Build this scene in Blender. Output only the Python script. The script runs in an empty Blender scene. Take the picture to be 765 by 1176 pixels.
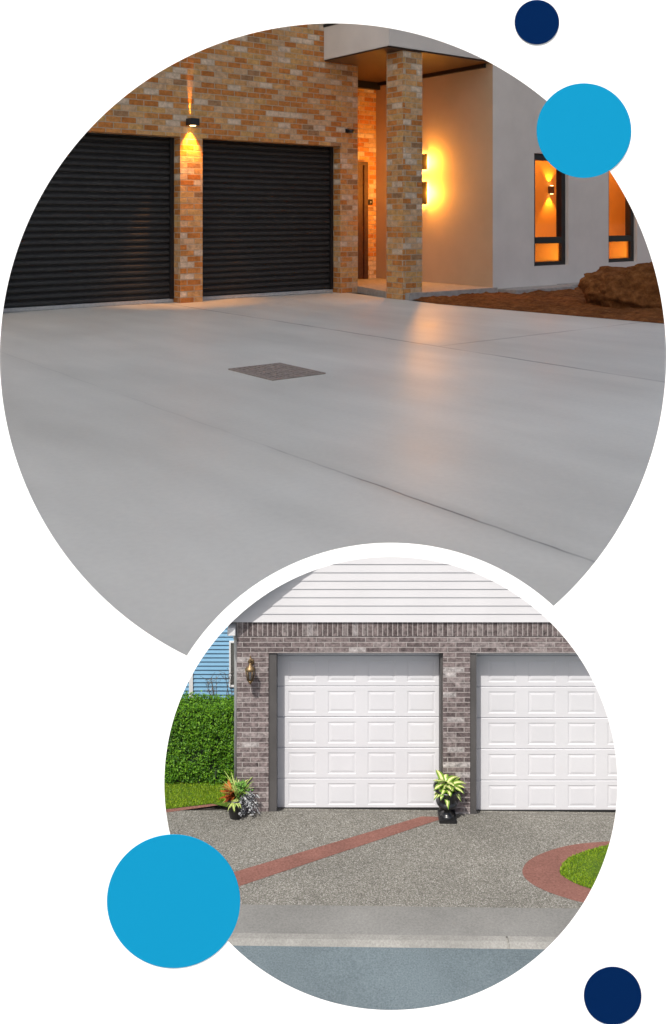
import bpy, bmesh, math, random
from mathutils import Vector, noise as mnoise
random.seed(11)
R = math.radians
sc = bpy.context.scene
COL = sc.collection

# ------------------------------------------------------------------ measuring helpers
FPX, EYE, CX, HY = 1060.0, 10.0, 382.5, 250.0        # focal length (photo pixels), eye height, principal point
_l = math.hypot(1375, 1060)
D = (1375/_l, 1060/_l); N = (D[1], -D[0])             # direction of the brick house front, and its outward normal
OX, OY = -6.868, 116.48                               # origin of the brick house, on its front plane
ANG = math.atan2(D[1], D[0])
def ray(x): return (x-CX)/FPX
def gnd(x, y):
    Y = FPX*EYE/(y-HY); return ray(x)*Y, Y
def st(P):
    v = (P[0]-OX, P[1]-OY); return v[0]*D[0]+v[1]*D[1], v[0]*N[0]+v[1]*N[1]
def on_t(x, t):
    a = ray(x); ox = OX+t*N[0]; oy = OY+t*N[1]
    s = (a*oy-ox)/(D[0]-a*D[1]); return s, oy+s*D[1]
def on_s(x, s):
    a = ray(x); ox = OX+s*D[0]; oy = OY+s*D[1]
    t = (a*oy-ox)/(N[0]-a*N[1]); return t, oy+t*N[1]
def zz(y, Y): return EYE-(y-HY)/FPX*Y
def UW(s, t, z=0): return (OX+s*D[0]+t*N[0], OY+s*D[1]+t*N[1], z)
def px(x, y, Y): return (ray(x)*Y, Y, zz(y, Y))

# ------------------------------------------------------------------ node helpers
def new_mat(name):
    m = bpy.data.materials.new(name); m.use_nodes = True
    nt = m.node_tree; b = nt.nodes['Principled BSDF']
    return m, nt, b
def nd(nt, typ, **kw):
    n = nt.nodes.new(typ)
    for k, v in kw.items():
        if k.startswith('i_'):
            n.inputs[k[2:].replace('_', ' ')].default_value = v
        else: setattr(n, k, v)
    return n
def lk(nt, a, b): nt.links.new(a, b)
def ramp(nt, fac, stops, interp='LINEAR'):
    r = nt.nodes.new('ShaderNodeValToRGB'); cr = r.color_ramp; cr.interpolation = interp
    while len(cr.elements) > 1: cr.elements.remove(cr.elements[-1])
    cr.elements[0].position = stops[0][0]; cr.elements[0].color = (*stops[0][1], 1)
    for p, c in stops[1:]:
        e = cr.elements.new(p); e.color = (*c, 1)
    lk(nt, fac, r.inputs[0]); return r.outputs[0]
def mixc(nt, fac, a, b, mode='MIX'):
    n = nt.nodes.new('ShaderNodeMix'); n.data_type = 'RGBA'; n.blend_type = mode
    for sock, v in ((n.inputs[0], fac), (n.inputs[6], a), (n.inputs[7], b)):
        if hasattr(v, 'is_linked'): lk(nt, v, sock)
        elif isinstance(v, (int, float)): sock.default_value = v
        else: sock.default_value = (*v, 1)
    return n.outputs[2]
def math_(nt, op, a, b=None, c=None):
    n = nt.nodes.new('ShaderNodeMath'); n.operation = op
    for i, v in enumerate((a, b, c)):
        if v is None: continue
        if hasattr(v, 'is_linked'): lk(nt, v, n.inputs[i])
        else: n.inputs[i].default_value = v
    return n.outputs[0]
def coords(nt, kind='Object'):
    return nt.nodes.new('ShaderNodeTexCoord').outputs[kind]
def noise(nt, vec, scale, detail=4, rough=.55):
    n = nd(nt, 'ShaderNodeTexNoise', i_Scale=scale, i_Detail=detail, i_Roughness=rough)
    lk(nt, vec, n.inputs['Vector']); return n.outputs['Fac']
def bump(nt, b, h, strength, dist):
    n = nd(nt, 'ShaderNodeBump', i_Strength=strength, i_Distance=dist)
    lk(nt, h, n.inputs['Height']); lk(nt, n.outputs[0], b.inputs['Normal'])

def plain(name, col, rough=.5, metal=0, var=.12, nscale=3.0, spec=.5, bmp=0, bdist=.01):
    m, nt, b = new_mat(name)
    v = coords(nt); f = noise(nt, v, nscale, 5)
    lo = tuple(c*(1-var) for c in col); hi = tuple(min(1, c*(1+var)) for c in col)
    lk(nt, ramp(nt, f, [(.3, lo), (.7, hi)]), b.inputs['Base Color'])
    b.inputs['Roughness'].default_value = rough; b.inputs['Metallic'].default_value = metal
    b.inputs['Specular IOR Level'].default_value = spec
    if bmp: bump(nt, b, noise(nt, v, nscale*8, 3), bmp, bdist)
    return m

def brick_mat(name, w, h, mortar, stops, mcol, bdist, mott=.35, spec=.2, nsc=1.0, jit=.12):
    m, nt, b = new_mat(name)
    uv = coords(nt, 'UV')
    nz = nd(nt, 'ShaderNodeTexNoise', i_Scale=2.2/h*nsc, i_Detail=2.0); lk(nt, uv, nz.inputs['Vector'])
    off = nd(nt, 'ShaderNodeVectorMath', operation='MULTIPLY_ADD')
    lk(nt, nz.outputs['Color'], off.inputs[0]); off.inputs[1].default_value = (h*jit, h*jit, 0); lk(nt, uv, off.inputs[2])
    bt = nt.nodes.new('ShaderNodeTexBrick'); bt.offset = .5
    for k, v in (('Color1', (0, 0, 0, 1)), ('Color2', (1, 1, 1, 1)), ('Mortar', (0, 0, 0, 1)), ('Scale', 1), ('Mortar Size', mortar),
                 ('Mortar Smooth', .25), ('Bias', 0), ('Brick Width', w), ('Row Height', h)):
        bt.inputs[k].default_value = v
    lk(nt, off.outputs[0], bt.inputs['Vector'])
    base = ramp(nt, bt.outputs['Color'], stops, 'CONSTANT')
    f1 = noise(nt, uv, 1.1/h, 6, .7); f2 = noise(nt, uv, .9/w*.35, 3)
    base = mixc(nt, 1.0, base, ramp(nt, f1, [(.28, (1-mott,)*3), (.72, (1+mott*.8,)*3)]), 'MULTIPLY')
    base = mixc(nt, 1.0, base, ramp(nt, f2, [(.3, (.86,)*3), (.7, (1.12,)*3)]), 'MULTIPLY')
    mc = mixc(nt, f1, tuple(c*.75 for c in mcol), tuple(c*1.2 for c in mcol))
    lk(nt, mixc(nt, bt.outputs['Fac'], base, mc), b.inputs['Base Color'])
    b.inputs['Roughness'].default_value = .85; b.inputs['Specular IOR Level'].default_value = spec
    hgt = math_(nt, 'ADD', math_(nt, 'SUBTRACT', 1.0, bt.outputs['Fac']), math_(nt, 'MULTIPLY', f1, .5))
    bump(nt, b, hgt, .8, bdist)
    return m

# ------------------------------------------------------------------ mesh helper
class MB:
    def __init__(self): self.v = []; self.f = []; self.sm = []; self.uvs = {}
    def vert(self, p): self.v.append(tuple(p)); return len(self.v)-1
    def face(self, pts, smooth=False, uv=None):
        ids = [self.vert(p) for p in pts]; self.f.append(ids); self.sm.append(smooth)
        if uv: self.uvs[len(self.f)-1] = uv
        return self
    def box(self, x0, x1, y0, y1, z0, z1, skip=''):
        P = lambda a, b, c: (a, b, c)
        if 'f' not in skip: self.face([P(x0,y0,z0),P(x1,y0,z0),P(x1,y0,z1),P(x0,y0,z1)])
        if 'b' not in skip: self.face([P(x1,y1,z0),P(x0,y1,z0),P(x0,y1,z1),P(x1,y1,z1)])
        if 'l' not in skip: self.face([P(x0,y1,z0),P(x0,y0,z0),P(x0,y0,z1),P(x0,y1,z1)])
        if 'r' not in skip: self.face([P(x1,y0,z0),P(x1,y1,z0),P(x1,y1,z1),P(x1,y0,z1)])
        if 't' not in skip: self.face([P(x0,y0,z1),P(x1,y0,z1),P(x1,y1,z1),P(x0,y1,z1)])
        if 'u' not in skip: self.face([P(x0,y1,z0),P(x1,y1,z0),P(x1,y0,z0),P(x0,y0,z0)])
        return self
    def raw(self, verts, faces, smooth=True):
        b = len(self.v); self.v += [tuple(p) for p in verts]
        for f in faces: self.f.append([i+b for i in f]); self.sm.append(smooth)
        return self
    def tube(self, pts, radii, seg=8, cap=True):
        pts = [Vector(p) for p in pts]
        if not hasattr(radii, '__len__'): radii = [radii]*len(pts)
        vs = []; fs = []
        for i, p in enumerate(pts):
            t = (pts[min(i+1, len(pts)-1)]-pts[max(i-1, 0)]).normalized()
            u = t.cross(Vector((0, 0, 1)))
            if u.length < 1e-3: u = t.cross(Vector((1, 0, 0)))
            u.normalize(); w = u.cross(t)
            for k in range(seg):
                a = 2*math.pi*k/seg; vs.append(p+(u*math.cos(a)+w*math.sin(a))*radii[i])
        for i in range(len(pts)-1):
            for k in range(seg):
                fs.append([i*seg+k, i*seg+(k+1)%seg, (i+1)*seg+(k+1)%seg, (i+1)*seg+k])
        if cap:
            fs.append(list(range(seg))[::-1]); fs.append([(len(pts)-1)*seg+k for k in range(seg)])
        return self.raw(vs, fs)
    def lathe(self, prof, c=(0, 0, 0), seg=28):
        vs = []; fs = []
        for r, z in prof:
            for k in range(seg):
                a = 2*math.pi*k/seg; vs.append((c[0]+r*math.cos(a), c[1]+r*math.sin(a), c[2]+z))
        for i in range(len(prof)-1):
            for k in range(seg):
                fs.append([i*seg+k, i*seg+(k+1)%seg, (i+1)*seg+(k+1)%seg, (i+1)*seg+k])
        fs.append([k for k in range(seg)][::-1]); fs.append([(len(prof)-1)*seg+k for k in range(seg)])
        return self.raw(vs, fs)
    def build(self, name, mat, parent=None, loc=(0, 0, 0), rotz=0, uvrot=False, bevel=0):
        me = bpy.data.meshes.new(name); me.from_pydata(self.v, [], self.f); me.update()
        ul = me.uv_layers.new(name='UVMap')
        for p in me.polygons:
            p.use_smooth = self.sm[p.index]
            n = p.normal; ax = max(range(3), key=lambda i: abs(n[i]))
            for j, li in enumerate(p.loop_indices):
                if p.index in self.uvs: ul.data[li].uv = self.uvs[p.index][j]; continue
                co = me.vertices[me.loops[li].vertex_index].co
                u = (co.x, co.z) if ax == 1 else (co.y+.37, co.z) if ax == 0 else (co.x, co.y)
                ul.data[li].uv = (u[1], u[0]) if uvrot else u
        me.materials.append(mat)
        o = bpy.data.objects.new(name, me); COL.objects.link(o)
        o.location = loc; o.rotation_euler = (0, 0, rotz)
        if parent: o.parent = parent
        if bevel:
            bv = o.modifiers.new('Bevel', 'BEVEL'); bv.width = bevel; bv.segments = 2; bv.limit_method = 'ANGLE'
            w = o.modifiers.new('Weld', 'WELD'); w.merge_threshold = 1e-4
            o.modifiers.move(1, 0)
        return o

def tag(o, label=None, cat=None, group=None, kind=None):
    for k, v in (('label', label), ('category', cat), ('group', group), ('kind', kind)):
        if v: o[k] = v
    return o
def empty(name, loc=(0, 0, 0), rotz=0):
    o = bpy.data.objects.new(name, None); COL.objects.link(o); o.location = loc; o.rotation_euler = (0, 0, rotz)
    o.empty_display_size = .2; return o
def lamp(name, kind, loc, energy, col, parent=None, aim=None, **kw):
    l = bpy.data.lights.new(name, kind); l.energy = energy; l.color = col
    for k, v in kw.items(): setattr(l, k, v)
    o = bpy.data.objects.new(name, l); COL.objects.link(o); o.location = loc
    if aim is not None: o.rotation_euler = (Vector(aim)).to_track_quat('-Z', 'Y').to_euler()
    if parent: o.parent = parent
    return o

# ------------------------------------------------------------------ world, sun, camera
SX, SY, SZ = .42, 1.0, 1.7                         # the sun stands behind and left of the viewer
SUN = Vector((-SX, -SY, SZ)).normalized()
w = bpy.data.worlds.new('World'); sc.world = w; w.use_nodes = True
nt = w.node_tree; sky = nt.nodes.new('ShaderNodeTexSky'); sky.sky_type = 'NISHITA'; sky.sun_disc = False
sky.sun_elevation = math.asin(SUN.z); sky.sun_rotation = math.atan2(SUN.x, SUN.y)
sky.air_density = 1.0; sky.dust_density = 4.4; sky.ozone_density = 1.6
nt.links.new(sky.outputs[0], nt.nodes['Background'].inputs[0])
nt.nodes['Background'].inputs[1].default_value = .145
sun = lamp('sun', 'SUN', (-20, -40, 60), 5.0, (1, .965, .915), aim=-SUN); sun.data.angle = R(.53)

cam = bpy.data.cameras.new('camera'); co = bpy.data.objects.new('camera', cam); COL.objects.link(co)
co.location = (0, 0, EYE); co.rotation_euler = (R(90), 0, 0)
cam.sensor_fit = 'HORIZONTAL'; cam.sensor_width = 36; cam.lens = 36*FPX/765; cam.shift_y = -(588-HY)/765
cam.clip_start = .05; cam.clip_end = 3000
sc.camera = co
sc.view_settings.view_transform = 'Standard'; sc.view_settings.look = 'None'; sc.view_settings.exposure = 0

WARM = (1.0, .37, .035)
# ------------------------------------------------------------------ materials
M = {}
M['brick'] = brick_mat('tumbled_orange_brick', 1.85, .69, .055,
    [(0, (.50, .185, .045)), (.15, (.58, .255, .075)), (.30, (.60, .335, .135)), (.46, (.62, .40, .225)), (.60, (.54, .205, .05)),
     (.74, (.67, .52, .37)), (.84, (.60, .34, .12)), (.965, (.36, .20, .095))], (.52, .41, .29), .2, mott=.42)
M['grey_brick'] = brick_mat('purple_grey_brick', .235, .0715, .0065,
    [(0, (.14, .11, .108)), (.2, (.205, .165, .16)), (.45, (.175, .14, .136)), (.62, (.26, .22, .213)), (.76, (.135, .106, .105)), (.92, (.38, .345, .335))],
    (.36, .325, .31), .012, mott=.85)
M['soldier'] = brick_mat('purple_grey_soldier_brick', 60, .0715, .0075,
    [(0, (.115, .09, .088)), (.2, (.17, .137, .133)), (.45, (.15, .12, .117)), (.62, (.21, .178, .172)), (.8, (.125, .1, .098)), (.92, (.28, .25, .245))],
    (.36, .325, .31), .012, mott=.85)
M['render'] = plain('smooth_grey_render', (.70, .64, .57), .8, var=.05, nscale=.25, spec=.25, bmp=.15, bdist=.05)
M['render_lamplit'] = plain('glow_tinted_render', (.50, .405, .27), .75, var=.05, nscale=.25, spec=.25, bmp=.1, bdist=.05)  # amber of the number's glow is put into this render colour
M['soffit'] = plain('timber_look_soffit', (.06, .032, .018), .5, var=.15, nscale=.5)
M['dark_metal'] = plain('black_metal', (.012, .012, .013), .35, 0, nscale=1)
M['timber'] = plain('dark_timber', (.07, .03, .015), .45, var=.3, nscale=2)
M['slab'] = plain('porch_concrete', (.36, .33, .29), .7, var=.2, nscale=1.2, bmp=.3, bdist=.03)
def roller():
    m, nt, b = new_mat('charcoal_steel_curtain')
    v = coords(nt); f = noise(nt, v, .35, 4); f2 = noise(nt, v, 3, 5)
    lk(nt, ramp(nt, f2, [(.3, (.018, .0168, .015)), (.75, (.028, .0265, .024))]), b.inputs['Base Color'])
    lk(nt, ramp(nt, f, [(.3, (.6,)*3), (.7, (.72,)*3)]), b.inputs['Roughness']); b.inputs['Specular IOR Level'].default_value = .5
    return m
M['roller'] = roller()

def concrete():
    m, nt, b = new_mat('sealed_grey_concrete')
    o = coords(nt)                                      # local axes: x along the house front, y away from the viewer
    sp = nt.nodes.new('ShaderNodeSeparateXYZ'); lk(nt, o, sp.inputs[0]); x, y = sp.outputs[0], sp.outputs[1]
    f1 = noise(nt, o, .045, 4, .55); f3 = noise(nt, o, 4, 2, .5)
    mp = nd(nt, 'ShaderNodeMapping'); mp.inputs['Scale'].default_value = (.30, .07, .3); mp.inputs['Rotation'].default_value = (0, 0, .5); lk(nt, o, mp.inputs[0])
    f2 = noise(nt, mp.outputs[0], 1.0, 3, .5)
    c = ramp(nt, f1, [(.30, (.575, .565, .50)), (.70, (.695, .69, .62))])
    c = mixc(nt, 1.0, c, ramp(nt, f2, [(.25, (.90,)*3), (.75, (1.06,)*3)]), 'MULTIPLY')
    c = mixc(nt, 1.0, c, ramp(nt, f3, [(.3, (.975,)*3), (.7, (1.02,)*3)]), 'MULTIPLY')
    wob = math_(nt, 'MULTIPLY', math_(nt, 'SUBTRACT', noise(nt, o, .35, 3), .5), .35)
    def line(axis, pos, wid, lo=None, hi=None, other=None):
        d_ = math_(nt, 'ABSOLUTE', math_(nt, 'ADD', math_(nt, 'SUBTRACT', axis, pos), wob))
        v = math_(nt, 'SUBTRACT', 1.0, math_(nt, 'MINIMUM', 1.0, math_(nt, 'DIVIDE', d_, wid)))
        if lo is not None: v = math_(nt, 'MULTIPLY', v, math_(nt, 'GREATER_THAN', other, lo))
        if hi is not None: v = math_(nt, 'MULTIPLY', v, math_(nt, 'LESS_THAN', other, hi))
        return v
    near = math_(nt, 'MULTIPLY_ADD', math_(nt, 'MINIMUM', 1.0, math_(nt, 'MAXIMUM', 0.0, math_(nt, 'DIVIDE', math_(nt, 'ADD', y, 56.0), -14.0))), .8, .2)
    ln = math_(nt, 'MULTIPLY', line(x, -43.3, .12), near); la = math_(nt, 'MULTIPLY', line(x, -15.4, .22, -70, None, y), .95)
    lb = math_(nt, 'MULTIPLY', line(y, -44.6, .25, -15.4, None, x), .6); lc = math_(nt, 'MULTIPLY', math_(nt, 'MULTIPLY', line(x, -43.3, .7), .25), near)
    tot = math_(nt, 'MAXIMUM', math_(nt, 'MAXIMUM', ln, la), math_(nt, 'MAXIMUM', lb, lc))
    brk = ramp(nt, noise(nt, o, .12, 3), [(.36, (.25,)*3), (.55, (1,)*3)])
    tot = math_(nt, 'MULTIPLY', tot, brk)
    # the bay between the two long joints is a shade lighter
    bay = math_(nt, 'MULTIPLY', math_(nt, 'GREATER_THAN', x, -15.4), .07)
    c = mixc(nt, bay, c, (.30, .29, .28))
    c = mixc(nt, math_(nt, 'MULTIPLY', tot, .85), c, (.09, .085, .08))
    lk(nt, c, b.inputs['Base Color'])
    rr = ramp(nt, noise(nt, o, .07, 2, .5), [(.25, (.36,)*3), (.75, (.54,)*3)])
    lk(nt, rr, b.inputs['Roughness']); b.inputs['Specular IOR Level'].default_value = .3
    bump(nt, b, math_(nt, 'SUBTRACT', math_(nt, 'MULTIPLY', f3, .02), tot), .25, .05)
    return m
M['concrete'] = concrete()

def soil_mat():
    m, nt, b = new_mat('red_brown_soil')
    o = coords(nt); f = noise(nt, o, 1.3, 8, .7); f2 = noise(nt, o, .25, 4)
    c = ramp(nt, f, [(.28, (.09, .030, .009)), (.52, (.25, .092, .026)), (.75, (.40, .175, .06))])
    c = mixc(nt, 1.0, c, ramp(nt, f2, [(.3, (.8,)*3), (.7, (1.2,)*3)]), 'MULTIPLY')
    lk(nt, c, b.inputs['Base Color']); b.inputs['Roughness'].default_value = .95; b.inputs['Specular IOR Level'].default_value = .1
    bump(nt, b, noise(nt, o, 3.0, 7, .75), 1.0, .5)
    return m
M['soil'] = soil_mat()

def ground_mat(name, a, c, sc1, sc2, bm=.4, bd=.02, rough=.9, mid=None):
    m, nt, b = new_mat(name)
    o = coords(nt); f1 = noise(nt, o, sc1, 4); f2 = noise(nt, o, sc2, 5, .75)
    col = mixc(nt, 1.0, ramp(nt, f2, [(.3, a), (.7, c)]), ramp(nt, f1, [(.3, (.85,)*3), (.7, (1.12,)*3)]), 'MULTIPLY')
    lk(nt, col, b.inputs['Base Color']); b.inputs['Roughness'].default_value = rough; b.inputs['Specular IOR Level'].default_value = .2
    bump(nt, b, f2, bm, bd)
    return m
def aggregate():
    m, nt, b = new_mat('exposed_aggregate')
    o = coords(nt)
    v1 = nd(nt, 'ShaderNodeTexVoronoi', i_Scale=78.0); lk(nt, o, v1.inputs['Vector'])
    v2 = nd(nt, 'ShaderNodeTexVoronoi', i_Scale=130.0); lk(nt, o, v2.inputs['Vector'])
    hs = nt.nodes.new('ShaderNodeSeparateColor'); lk(nt, v1.outputs['Color'], hs.inputs[0])
    hs2 = nt.nodes.new('ShaderNodeSeparateColor'); lk(nt, v2.outputs['Color'], hs2.inputs[0])
    st1 = [(0, (.06, .055, .045)), (.3, (.14, .132, .11)), (.6, (.19, .18, .155)), (.85, (.28, .27, .24)), (1, (.42, .41, .38))]
    c = mixc(nt, .4, ramp(nt, hs.outputs[0], st1), ramp(nt, hs2.outputs[1], st1))
    c = mixc(nt, 1.0, c, ramp(nt, v1.outputs['Distance'], [(0, (1.1,)*3), (.6, (.62,)*3)]), 'MULTIPLY')
    c = mixc(nt, 1.0, c, ramp(nt, noise(nt, o, .9, 5, .65), [(.3, (1.02,)*3), (.7, (1.34,)*3)]), 'MULTIPLY')
    lk(nt, c, b.inputs['Base Color']); b.inputs['Roughness'].default_value = .85; b.inputs['Specular IOR Level'].default_value = .3
    bump(nt, b, v1.outputs['Distance'], .6, -.006)
    return m
M['aggregate'] = aggregate()
M['apron'] = ground_mat('broom_finished_concrete', (.14, .138, .13), (.215, .212, .198), 1.2, 40, .3, .004)
M['kerb'] = ground_mat('kerb_concrete', (.17, .165, .15), (.28, .275, .255), 2, 45, .3, .004)
M['road'] = ground_mat('blue_grey_asphalt', (.062, .085, .095), (.155, .185, .198), .9, 55, .6, .006)
M['red_paver'] = ground_mat('red_stamped_paving', (.12, .052, .04), (.235, .112, .09), 2.2, 36, .5, .006)
M['earth'] = ground_mat('dry_ground', (.10, .09, .06), (.2, .18, .13), .05, .7)
M['lawn'] = ground_mat('lawn_base', (.035, .075, .006), (.09, .15, .015), 2, 25, .6, .01)

def leaf_mat(name, stops, trans=.25, rough=.5):
    m, nt, b = new_mat(name)
    g = nt.nodes.new('ShaderNodeNewGeometry')
    c = ramp(nt, g.outputs['Random Per Island'], stops)
    lk(nt, c, b.inputs['Base Color']); b.inputs['Roughness'].default_value = rough; b.inputs['Specular IOR Level'].default_value = .3
    t = nt.nodes.new('ShaderNodeBsdfTranslucent'); lk(nt, c, t.inputs[0])
    mx = nt.nodes.new('ShaderNodeMixShader'); mx.inputs[0].default_value = trans
    lk(nt, b.outputs[0], mx.inputs[1]); lk(nt, t.outputs[0], mx.inputs[2])
    lk(nt, mx.outputs[0], nt.nodes['Material Output'].inputs[0])
    return m
M['hedge'] = leaf_mat('hedge_leaf', [(0, (.02, .08, .003)), (.5, (.075, .205, .008)), (1, (.17, .34, .018))])
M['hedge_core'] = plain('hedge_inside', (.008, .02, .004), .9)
M['grass'] = leaf_mat('grass_blade', [(0, (.085, .18, .003)), (.6, (.18, .29, .006)), (1, (.28, .36, .02))])
M['silver'] = leaf_mat('silver_leaf', [(0, (.16, .16, .17)), (1, (.42, .43, .43))], .1)
M['coleus'] = leaf_mat('orange_red_leaf', [(0, (.12, .02, .01)), (.5, (.36, .08, .02)), (1, (.45, .16, .03))])
M['lime'] = leaf_mat('lime_leaf', [(0, (.14, .26, .03)), (.5, (.34, .42, .10)), (1, (.5, .55, .22))])
M['green_leaf'] = leaf_mat('bright_green_leaf', [(0, (.06, .17, .02)), (1, (.16, .32, .05))])
M['twig'] = plain('grey_twig', (.10, .085, .07), .9)
def hosta_mat():
    m, nt, b = new_mat('variegated_leaf')
    uv = coords(nt, 'UV'); sp = nt.nodes.new('ShaderNodeSeparateXYZ'); lk(nt, uv, sp.inputs[0])
    e = math_(nt, 'ABSOLUTE', math_(nt, 'SUBTRACT', sp.outputs[0], .5))
    e = math_(nt, 'ADD', e, math_(nt, 'MULTIPLY', math_(nt, 'SUBTRACT', noise(nt, uv, 6, 3), .5), .3))
    lk(nt, ramp(nt, e, [(.10, (.60, .58, .28)), (.19, (.36, .42, .09)), (.27, (.11, .21, .02))]), b.inputs['Base Color'])
    b.inputs['Roughness'].default_value = .4
    return m
M['hosta'] = hosta_mat()
M['white_siding'] = plain('white_vinyl_siding', (.58, .57, .575), .5, var=.03, nscale=1.5, spec=.3)
M['white_door'] = plain('white_panel_door', (.61, .605, .62), .5, var=.03, nscale=1.2, spec=.35)
M['white_trim'] = plain('white_trim', (.64, .64, .64), .5, var=.04)
M['grey_frame'] = plain('taupe_grey_frame', (.075, .07, .068), .6, var=.15)
M['blue_siding'] = plain('pale_blue_siding', (.14, .30, .44), .55, var=.06, nscale=1.2)
M['shingle'] = plain('dark_grey_shingle', (.07, .068, .066), .9, var=.3, nscale=12)
M['black_pot'] = plain('black_glazed_pot', (.012, .012, .013), .3, var=.3, nscale=20)
M['potting'] = plain('potting_soil', (.03, .02, .012), .95, var=.4, nscale=40)
M['brass'] = plain('aged_brass', (.26, .175, .09), .5, .8, var=.3, nscale=30)
M['grate'] = plain('rusty_brown_grate', (.30, .25, .21), .7, .1, var=.15, nscale=3)
M['pit_shade'] = plain('drain_pit_shade', (.018, .016, .014), .95)
M['steel'] = plain('pale_bottom_rail', (.42, .41, .39), .5, var=.15)
M['dark_glass'] = plain('dark_window_glass', (.10, .10, .095), .15, var=.3, nscale=2)
M['board'] = plain('white_board_paint', (.9, .9, .9), .9, var=0, spec=0)
M['teal'] = plain('teal_paint', (.006, .235, .43), .9, var=0, spec=0)
M['navy'] = plain('navy_paint', (.0015, .0145, .068), .9, var=0, spec=0)
M['amber_room'] = plain('amber_room_wall', (.62, .36, .12), .8, var=.05, nscale=.2)
def glow(name, col, strength):
    m, nt, b = new_mat(name)
    b.inputs['Base Color'].default_value = (*col, 1); b.inputs['Emission Color'].default_value = (*col, 1)
    lk(nt, ramp(nt, noise(nt, coords(nt), 1, 2), [(.3, (strength*.9,)*3), (.7, (strength,)*3)]), b.inputs['Emission Strength'])
    return m
M['led'] = glow('warm_lit_led', (1, .62, .22), 30)
M['lens'] = glow('warm_lit_lens', (1, .7, .3), 12)
def glass(name, tint=(1, 1, 1), frost=False):
    m, nt, b = new_mat(name)
    nt.nodes.remove(b); out = nt.nodes['Material Output']
    t = nt.nodes.new('ShaderNodeBsdfTranslucent' if frost else 'ShaderNodeBsdfTransparent'); t.inputs[0].default_value = (*tint, 1)
    g = nd(nt, 'ShaderNodeBsdfGlossy', i_Roughness=.03 if not frost else .3)
    lw = nd(nt, 'ShaderNodeLayerWeight', i_Blend=.5); fc = math_(nt, 'MULTIPLY_ADD', math_(nt, 'POWER', lw.outputs['Facing'], 4.0), .45, .035)
    wv = noise(nt, coords(nt), 1.5, 2); bp = nd(nt, 'ShaderNodeBump', i_Strength=.02); lk(nt, wv, bp.inputs['Height']); lk(nt, bp.outputs[0], g.inputs['Normal'])
    mx = nt.nodes.new('ShaderNodeMixShader'); lk(nt, fc, mx.inputs[0]); lk(nt, t.outputs[0], mx.inputs[1]); lk(nt, g.outputs[0], mx.inputs[2])
    lk(nt, mx.outputs[0], out.inputs[0]); return m
M['glass'] = glass('window_glass', (.96, .94, .9)); M['frosted'] = glass('frosted_glass', (.95, .8, .55), True)
M['lantern_glass'] = glass('lantern_glass', (.62, .62, .62))
def shade_caster_mat():
    m, nt, b = new_mat('shade_caster_white')
    lk(nt, ramp(nt, noise(nt, coords(nt), .05, 4), [(.3, (.88,)*3), (.7, (.95,)*3)]), b.inputs['Base Color'])
    b.inputs['Roughness'].default_value = 1; b.inputs['Specular IOR Level'].default_value = 0
    t = nt.nodes.new('ShaderNodeBsdfTranslucent'); t.inputs[0].default_value = (.95, .95, .95, 1)
    mx = nt.nodes.new('ShaderNodeMixShader'); mx.inputs[0].default_value = .86
    lk(nt, b.outputs[0], mx.inputs[1]); lk(nt, t.outputs[0], mx.inputs[2]); lk(nt, mx.outputs[0], nt.nodes['Material Output'].inputs[0])
    return m
M['shade_caster'] = shade_caster_mat()

# ================================================================== SETTING (far place: sealed concrete forecourt)
m = MB(); m.face([(-1500, -400, -.35), (1500, -400, -.35), (1500, 2600, -.35), (-1500, 2600, -.35)])
tag(m.build('ground', M['earth']), kind='structure')
# forecourt sheet in house axes (local x along the front, local y away from the viewer)
m = MB()
conc = [(-90, 2.5), (12.7, 2.5), (11.0, 0), (9.2, -19), (12.2, -46.8), (17, -95), (20, -130), (-90, -130)]
m.face([(x, y, 0) for x, y in conc]); m.face([(x, y, -.3) for x, y in conc][::-1])
for i in range(len(conc)):
    a, b_ = conc[i], conc[(i+1) % len(conc)]
    m.face([(a[0], a[1], -.3), (b_[0], b_[1], -.3), (b_[0], b_[1], 0), (a[0], a[1], 0)])
tag(m.build('concrete_forecourt', M['concrete'], loc=(OX, OY, 0), rotz=ANG), kind='structure')

# bare soil bed right of the forecourt, uneven grid
def soil_bed():
    m = MB(); nx, ny = 110, 110; vs = []; fs = []
    for j in range(ny+1):
        t = 12.9+(j/ny)**1.3*70
        e = 10.6 if t < 14 else (10.6-(t-14)*.28 if t < 19 else 9.2+(t-19)*.108)
        for i in range(nx+1):
            u = (i/nx)**1.8; s = e-.05+u*(78-e)
            if t < 13.5: s = max(s, 10.6)
            n1 = mnoise.fractal(Vector((s*.35, t*.35, 3)), .7, 2.0, 7)
            edge = min(1, (s-e)/1.5)
            z = .03+edge*(.12+.32*n1+.15*mnoise.noise(Vector((s*1.7, t*1.7, 0))))
            vs.append((s+.25*(1-edge)*mnoise.noise(Vector((t*.8, 9, 1))), -t, max(z, -.05 if edge > .2 else .012)))
    for j in range(ny):
        for i in range(nx):
            a = j*(nx+1)+i; fs.append([a, a+nx+1, a+nx+2, a+1])
    m.raw(vs, fs); return m
tag(soil_bed().build('soil', M['soil'], loc=(OX, OY, 0), rotz=ANG), kind='structure')

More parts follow.
